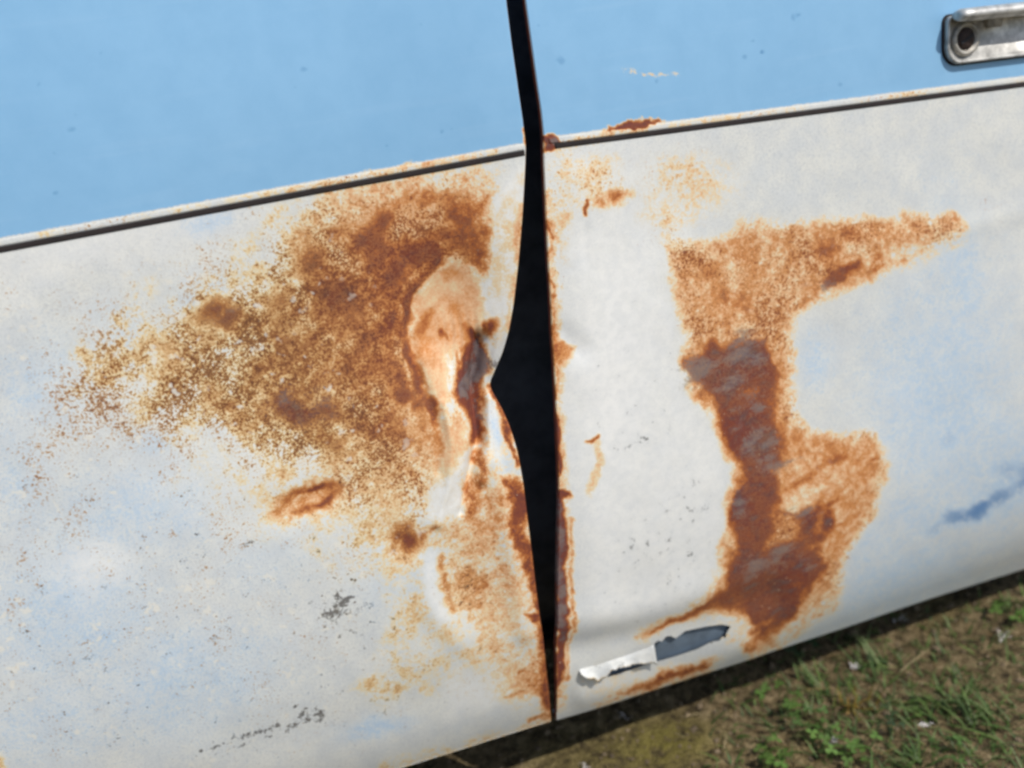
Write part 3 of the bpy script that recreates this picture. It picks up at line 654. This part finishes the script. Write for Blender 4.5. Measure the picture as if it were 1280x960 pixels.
# chrome pull at the upper right
def panel_frame(px, py, is_door=True):
    X, S = at_panel(px, py); X = float(X); S = float(S)
    T = np.array([[px, py]], float); o = surf(X, S) - normal(X, S) * dent(is_door, T)[0]
    e = .05; sl = (d_belt(.6) - d_belt(.3)) / .3
    u = surf(X + e, S + sl * e) - surf(X, S); u /= np.linalg.norm(u); nn = normal(X, S); v = np.cross(nn, u); return o, u, v, nn
def build_handle():
    o0, u, v, nn = panel_frame(1178, 82)
    pu = (at_panel(1281, 70)[0] - at_panel(1181, 82)[0]) / 100
    u_, v_, n_ = (Vector(a) for a in (u, v, nn)); O = Vector(o0)
    M3 = lambda a, b, c: O + u_ * a + v_ * b + n_ * c
    H = .0450; LN = .16; R = .017
    def outline(ins, n=10):
        pts = []; r = max(R - ins, .003); r2 = max(.006 - ins, .0015)
        for cx, cy, a0, rr in ((R, R, 180, r), (LN - R, R, 270, r), (LN - .006, H - .006, 0, r2), (.006, H - .006, 90, r2)):
            for k in range(n + 1): a = math.radians(a0 + 90 * k / n); pts.append((cx + rr * math.cos(a), cy + rr * math.sin(a)))
        return pts
    h = empty('pull_handle', O); h.parent = car; h.matrix_parent_inverse = car.matrix_world.inverted()
    def loft(name, rings, mat, cap0=True, cap1=True):
        V = []; Fc = []; n = len(rings[0])
        for r in rings: V += [tuple(M3(*p)) for p in r]
        for k in range(len(rings) - 1):
            for q in range(n): a = k * n + q; b = k * n + (q + 1) % n; Fc.append((a, b, b + n, a + n))
        if cap1: Fc.append(list(range((len(rings) - 1) * n, len(rings) * n)))
        if cap0: Fc.append(list(range(n))[::-1])
        o = mesh_obj(name, V, Fc, mat, h, True)
        return o
    rg = lambda ins, z: [(a, b, z) for a, b in outline(ins)]
    loft('gasket', [rg(-.0018, -.004), rg(-.0018, .0012), rg(0, .0016)], DULL_BLACK)
    loft('back_plate', [rg(0, .0015), rg(0, .0060), rg(.0008, .0070), rg(.0022, .0070), rg(.0030, .0060), rg(.0036, .0030)], CHROME)
    def disc(cx, cy, prof, n=32): return [[(cx + r * math.cos(6.28318 * k / n), cy + r * math.sin(6.28318 * k / n), z) for k in range(n)] for r, z in prof]
    sx_, sy_ = .0235, .0225
    loft('screw_collar', disc(sx_, sy_, [(.0165, .0028), (.0160, .0055), (.0140, .0068), (.0118, .0060), (.0108, .0036)]), PITTED)
    sc = loft('screw', disc(sx_, sy_, [(.0104, .0034), (.0104, .0046), (.0088, .0060), (.0040, .0066), (.0015, .0067)]), SCREW)
    V = [M3(sx_ + a * .9 - b * .45, sy_ + a * .45 + b * .9, z) for z in (.0064, .0072) for a, b in ((-.008, -.0012), (.008, -.0012), (.008, .0012), (-.008, .0012))]
    s2 = mesh_obj('screw_slot', [tuple(p) for p in V], [(0, 1, 2, 3)[::-1], (4, 5, 6, 7), (0, 1, 5, 4), (1, 2, 6, 5), (2, 3, 7, 6), (3, 0, 4, 7)], DARKCAV, h, False)
    # grip: bar overhanging along the top, with the neck that carries it
    bar = [(-.001, .0415), (.004, .0475), (.008, .0500)]
    ring = lambda x, sc_: [(x, .0445 + sc_ * .0062 * math.cos(6.28318 * k / 16), .0165 + sc_ * .0105 * math.sin(6.28318 * k / 16)) for k in range(16)]
    loft('grip', [ring(.001, .25), ring(.002, .7), ring(.006, .95), ring(.02, 1.), ring(.09, 1.05), ring(.15, .95), ring(.158, .4)], CHROME)
    loft('grip_neck', [[(.052 + a * (1 - t * .35), .0425 - t * .012 + .0 * b, .006 + b) for a, b in ((-.010, 0), (.010, 0), (.008, .008), (-.008, .008))] for t in (0, .5, 1.)], PITTED)
build_handle()

# ------------------------------------------------------------------ ground
def gmat():
    n = NT('soil')
    a = n.noise(9, 5, .6); b = n.noise(60, 4, .65, (3, 3, 3)); c = n.noise(320, 3, .6, (7, 1, 2))
    col = n.ramp(n.math('ADD', n.math('MULTIPLY', b, .6), n.math('MULTIPLY', c, .4)), [(.38, lin(54, 46, 34)), (.46, lin(92, 80, 57)), (.53, lin(120, 104, 75)), (.62, lin(158, 140, 108))])
    col = n.mix(n.math('MULTIPLY', n.ss(n.attr('moss'), .2, .9), n.ss(b, .3, .6)), col, n.mix(n.ss(c, .35, .65), lin(98, 92, 40), lin(132, 122, 58)))
    n.bump(n.math('ADD', b, n.math('MULTIPLY', c, .5)), 1., .008)
    return n.set(Base_Color=col, Roughness=.95, Specular_IOR_Level=.15)
def build_ground():
    def axis(a, b, st, far):
        core = np.arange(a, b, st); g = []; d = st
        p = 0.
        while p < far: d *= 1.35; p += d; g.append(p)
        g = np.array(g); return np.concatenate((a - g[::-1], core, core[-1] + g))
    xs = axis(-.75, 1.35, .006, 600); ys = axis(-.85, .75, .006, 600)
    Xg, Yg = np.meshgrid(xs, ys); p = np.stack((Xg.ravel(), Yg.ravel()), -1)
    fade = np.clip(2.5 - np.hypot(p[:, 0] - .3, p[:, 1]), 0, 1)
    z = (.006 * fnoise(p, 9, 31) + .004 * fnoise(p, 30, 32) + .0022 * fnoise(p, 90, 33) + .0012 * fnoise(p, 260, 34)) * fade
    V = np.column_stack((p, GZ + z - .004))
    o = mesh_obj('ground', V, grid_faces(*Xg.shape)[:, [0, 3, 2, 1]], gmat()); o['kind'] = 'structure'
    m = fnoise(p, 14, 35) * .35 + .1
    for px, py, r, v in ((850, 930, .05, .75), (960, 930, .05, .3), (760, 940, .05, .35)):
        c = at_ground(px, py, GZ)[:2]; m += v * np.exp(-.5 * (np.hypot(*(p - c).T) / r) ** 2)
    a = o.data.attributes.new('moss', 'FLOAT', 'POINT'); a.data.foreach_set('value', np.clip(m, 0, 1).astype(np.float32))
    return o
build_ground()
def ground_z(x, y):
    p = np.stack((np.atleast_1d(x), np.atleast_1d(y)), -1)
    return GZ - .004 + .006 * fnoise(p, 9, 31) + .004 * fnoise(p, 30, 32) + .0022 * fnoise(p, 90, 33)

def leafmat(name):
    n = NT(name); c = n.attrc('tint'); v = n.noise(200, 2)
    col = n.mix(n.math('MULTIPLY', n.ss(v, .3, .7), .35), c, lin(60, 84, 34))
    n.set(Base_Color=col, Roughness=.5, Specular_IOR_Level=.35)
    n.b.inputs['Subsurface Weight'].default_value = 0.
    tr = n.t.nodes.new('ShaderNodeBsdfTranslucent'); n.t.links.new(col, tr.inputs[0]); mx = n.t.nodes.new('ShaderNodeMixShader'); mx.inputs[0].default_value = .28
    out = [q for q in n.t.nodes if q.type == 'OUTPUT_MATERIAL'][0]
    n.t.links.new(n.b.outputs[0], mx.inputs[1]); n.t.links.new(tr.outputs[0], mx.inputs[2]); n.t.links.new(mx.outputs[0], out.inputs[0])
    return n.mat
LEAF = leafmat('leaf')

class Blades:
    def __init__(s): s.V = []; s.F = []; s.C = []
    def blade(s, x, y, az, ln, wd, lean, curl, col, z=None, seg=4):
        z = float(ground_z(x, y)[0]) - .002 if z is None else z
        dx, dy = math.cos(az), math.sin(az); sx, sy = -dy, dx; a = lean; p = [x, y, z]; b0 = len(s.V); st = ln / seg
        for k in range(seg + 1):
            t = k / seg; w = wd * (1 - t ** 1.8) * (.7 + .3 * min(1, t * 4)) * .5
            fold = .35 * w
            s.V += [(p[0] - sx * w, p[1] - sy * w, p[2] + fold), (p[0], p[1], p[2]), (p[0] + sx * w, p[1] + sy * w, p[2] + fold)]
            s.C += [col] * 3
            p = [p[0] + dx * math.sin(a) * st, p[1] + dy * math.sin(a) * st, max(p[2] + math.cos(a) * st, z + .001)]; a = min(a + curl / seg, 2.6)
        for k in range(seg):
            a0 = b0 + 3 * k; s.F += [(a0, a0 + 1, a0 + 4, a0 + 3), (a0 + 1, a0 + 2, a0 + 5, a0 + 4)]
    def build(s, name, mat=None, parent=None):
        o = mesh_obj(name, s.V, s.F, mat or LEAF, parent); a = o.data.attributes.new('tint', 'FLOAT_COLOR', 'POINT')
        a.data.foreach_set('color', np.array(s.C, np.float32).ravel()); return o
R = random
GREENS = [lin(90, 116, 56), lin(74, 100, 48), lin(112, 136, 72), lin(86, 104, 64), lin(124, 138, 88)]
STRAW = [lin(172, 150, 106), lin(150, 124, 82), lin(190, 172, 134), lin(128, 102, 66)]
def jit(c, k=.18): f = 1 + R.uniform(-k, k); return (c[0] * f, c[1] * f * R.uniform(.94, 1.06), c[2] * f, 1)

# loose short grass and dead bits all over the ground, thinner on the bare earth
g = Blades()
pts = rng.uniform((-.75, -.85), (1.35, .62), (44000, 2))
den = .36 + .42 * fnoise(pts, 11, 41) + .2 * fnoise(pts, 34, 42)
T0 = to_trace(np.column_stack((pts, np.full(len(pts), GZ))))
for px, py, rr, v in ((1170,800,.10,-.5),(850,930,.13,-.6),(760,930,.12,-.4),(1220,900,.12,.7),(1040,880,.10,.4),(1120,960,.12,.35),(1000,960,.09,.4),(1090,800,.07,.2)):
    c = at_ground(px, py, GZ)[:2]; den += v * np.exp(-.5 * (np.hypot(*(pts - c).T) / rr) ** 2)
for (x, y), d in zip(pts, den):
    if y > .2 and R.random() < .6: continue
    q = R.random()
    if q < .75 * d:
        g.blade(x, y, R.uniform(0, 6.28), R.uniform(.010, .034), R.uniform(.0018, .0040), R.uniform(.4, 1.45), R.uniform(0, 1.1), jit(R.choice(GREENS)), seg=3)
    elif q < .75 * d + .14:
        g.blade(x, y, R.uniform(0, 6.28), R.uniform(.01, .04), R.uniform(.001, .002), R.uniform(1.3, 1.55), R.uniform(-.1, .3), jit(R.choice(STRAW)), seg=3)
go = g.build('grass'); go['kind'] = 'stuff'; go['label'] = 'short sparse grass and dead blades on bare soil'; go['category'] = 'grass'

# soil crumbs and small stones
def crumbs():
    V = []; Fc = []
    pc = rng.uniform((-.7, -.8), (1.3, .6), (9000, 2)); z = ground_z(pc[:, 0], pc[:, 1])
    ico = bmesh.new(); bmesh.ops.create_icosphere(ico, subdivisions=1, radius=1.); iv = np.array([v.co for v in ico.verts]); ifc = np.array([[v.index for v in f.verts] for f in ico.faces]); ico.free()
    for (x, y), zz in zip(pc, z):
        r = min(.0012 + rng.exponential(.0011), .007); b = len(V) * len(iv)
        V.append(iv * (1 + rng.normal(0, .16, (len(iv), 1))) * r * rng.uniform(.6, 1.2, 3) + (x, y, zz + r * .25)); Fc.append(ifc + b)
    return np.vstack(V), np.vstack(Fc)
cv, cf = crumbs()
CR = simple('soil_crumb', lin(118, 102, 80), .95, var=.45, scale=25)
co = mesh_obj('soil_crumbs', cv, cf, CR, None, False); co['kind'] = 'stuff'; co['label'] = 'small crumbs of dry soil and grit on the ground'; co['category'] = 'soil'

# grass tufts that stand out
def tuft(px, py, n, ln, label, cols=GREENS, az=None, wd=.0042, spread=.013):
    c = at_ground(px, py, GZ); b = Blades()
    for k in range(n):
        a = R.uniform(0, 6.28) if az is None else R.gauss(az, .55)
        x = c[0] + R.gauss(0, spread); y = c[1] + R.gauss(0, spread * .7)
        b.blade(x, y, a, ln * R.uniform(.4, .95), wd * R.uniform(.6, 1.1), R.uniform(.25, 1.15), R.uniform(.2, 1.1), jit(R.choice(cols)), seg=5)
    o = b.build('grass_tuft'); tag(o, label, 'grass tuft', 'grass tufts beside the car')
tuft(1225, 895, 46, .07, 'largest grass tuft, long dark blades at the right edge of the photo', az=2.4, spread=.03)
tuft(1165, 878, 26, .06, 'bright green grass tuft left of the largest tuft', az=2.9)
tuft(1100, 830, 20, .06, 'thin grass tuft just outside the shade of the car', az=2.2)
tuft(1068, 882, 22, .045, 'yellowish brown dying grass tuft among green leaves', cols=[lin(150, 118, 56), lin(132, 112, 50), lin(110, 112, 52)], spread=.014)
tuft(1265, 765, 18, .05, 'small grass tuft in the upper right corner of the soil')
tuft(1140, 950, 22, .05, 'low grass tuft at the bottom edge of the photo')
tuft(1020, 850, 16, .055, 'spindly grass tuft at the edge of the car shadow', az=2.0, wd=.003)

# clover plants: stems and round leaflets
def clover(px, py, n, size, label, col, spread=.02):
    size *= .8
    c = at_ground(px, py, GZ); root = empty('clover_plant', c); tag(root, label, 'clover', 'clover plants beside the car')
    for k in range(n):
        a = R.uniform(0, 6.28); d = spread * math.sqrt(R.random()); x, y = c[0] + d * math.cos(a), c[1] + d * math.sin(a)
        gz = float(ground_z(x, y)[0]); h = R.uniform(.012, .026); s = size * R.uniform(.75, 1.15); V = []; Fc = []; C = []; cc = jit(col, .3)
        for q in range(8):                                   # stem
            pass
        tilt = Matrix.Rotation(R.uniform(-.45, .45), 3, 'X') @ Matrix.Rotation(R.uniform(-.45, .45), 3, 'Y'); rz = R.uniform(0, 2.1)
        for leaf in range(3):
            b0 = len(V); M3 = tilt @ Matrix.Rotation(rz + leaf * 2.094, 3, 'Z'); L = s
            prof = [(.0, .04), (.18, .30), (.42, .52), (.68, .60), (.88, .48), (1., .22), (.95, 0.)]
            for t, w in prof:
                for sd in (-1, 0, 1):
                    p = M3 @ Vector((t * L, sd * w * L * .72, .10 * L * abs(sd) + .06 * L * math.sin(t * 3))); V.append((x + p.x, y + p.y, gz + h + p.z)); f = 1.25 if sd == 0 and t < .8 else 1.; C.append((cc[0] * f, cc[1] * f, cc[2] * f, 1))
            for q in range(len(prof) - 1):
                e = b0 + q * 3; Fc += [(e, e + 1, e + 4, e + 3), (e + 1, e + 2, e + 5, e + 4)]
        lo = mesh_obj('leaf', V, Fc, LEAF, root); at = lo.data.attributes.new('tint', 'FLOAT_COLOR', 'POINT'); at.data.foreach_set('color', np.array(C, np.float32).ravel())
        b = Blades(); b0 = 0
        for sd in range(2):
            b.blade(x + .004 * (R.random() - .5), y, R.uniform(0, 6.28), h * 1.02, .0014, .12, .05, (cc[0] * .9, cc[1] * .9, cc[2] * .7, 1), z=gz - .001, seg=3)
        b.build('stem', None, root)
CL, CM, CD = lin(100, 130, 64), lin(80, 108, 54), lin(68, 90, 62)
clover(1003, 815, 3, .013, 'round leaved clover in the shade close under the car', CD, .018)
clover(975, 880, 8, .010, 'clover clump nearest the mossy bare patch', CL, .024)
clover(1055, 935, 16, .010, 'widest clover mat at the bottom edge of the photo', CL, .036)
clover(965, 948, 8, .011, 'bright clover at the left end of the greenery', CL, .02)
clover(1262, 775, 6, .011, 'clover under the car edge at the far right', CL, .02)
clover(1010, 905, 9, .009, 'small clover between the left clump and the wide mat', CM, .024)
clover(1120, 905, 7, .008, 'small dull clover amid bare soil', CD, .02)
clover(1190, 945, 7, .009, 'clover in front of the largest grass tuft', CM, .024)

# withered white bits and straws
WH = simple('withered_petal', lin(206, 200, 194), .8, var=.2, scale=120)
def wither(px, py, label, n=8, s=.008):
    c = at_ground(px, py, GZ + .006); b = Blades()
    for k in range(n): b.blade(c[0] + R.gauss(0, .003), c[1] + R.gauss(0, .003), R.uniform(0, 6.28), s * R.uniform(.6, 1.5), .0026, R.uniform(.2, 1.4), R.uniform(.3, 2.2), lin(200, 195, 188), z=float(c[2]) - .003, seg=4)
    o = b.build('withered_flower', WH); tag(o, label, 'flower', 'withered white flowers')
wither(1068, 832, 'withered white flower beside the thin grass tuft'); wither(1255, 794, 'withered white flower near the right edge of the photo'); wither(1043, 926, 'white petals lying on the wide clover mat')
wither(1155, 905, 'withered white flower between bare soil and grass tufts'); wither(778, 893, 'white fleck on soil just below the panel gap', 6, .006); wither(725, 955, 'white curled scrap at the bottom edge', 6, .008)
wither(1122, 775, 'white curl in the shade close to the car', 4, .012)
def straw(px, py, az, ln, label):
    c = at_ground(px, py, GZ + .006); b = Blades(); b.blade(c[0], c[1], az, ln, .0022, 1.5, .12, jit(R.choice(STRAW[:3])), z=float(c[2]) - .002, seg=6)
    o = b.build('dry_straw'); tag(o, label, 'straw', 'dry straws on the soil')
straw(1125, 838, .3, .075, 'straw lying across the bare patch at right'); straw(905, 935, .9, .03, 'short pale straw on the mossy patch'); straw(1100, 942, 0., .03, 'short straw by the wide clover mat'); straw(1000, 862, -.4, .05, 'straw at the edge of the clover clump'); straw(855, 895, -.2, .03, 'short straw on the soil left of the greenery')
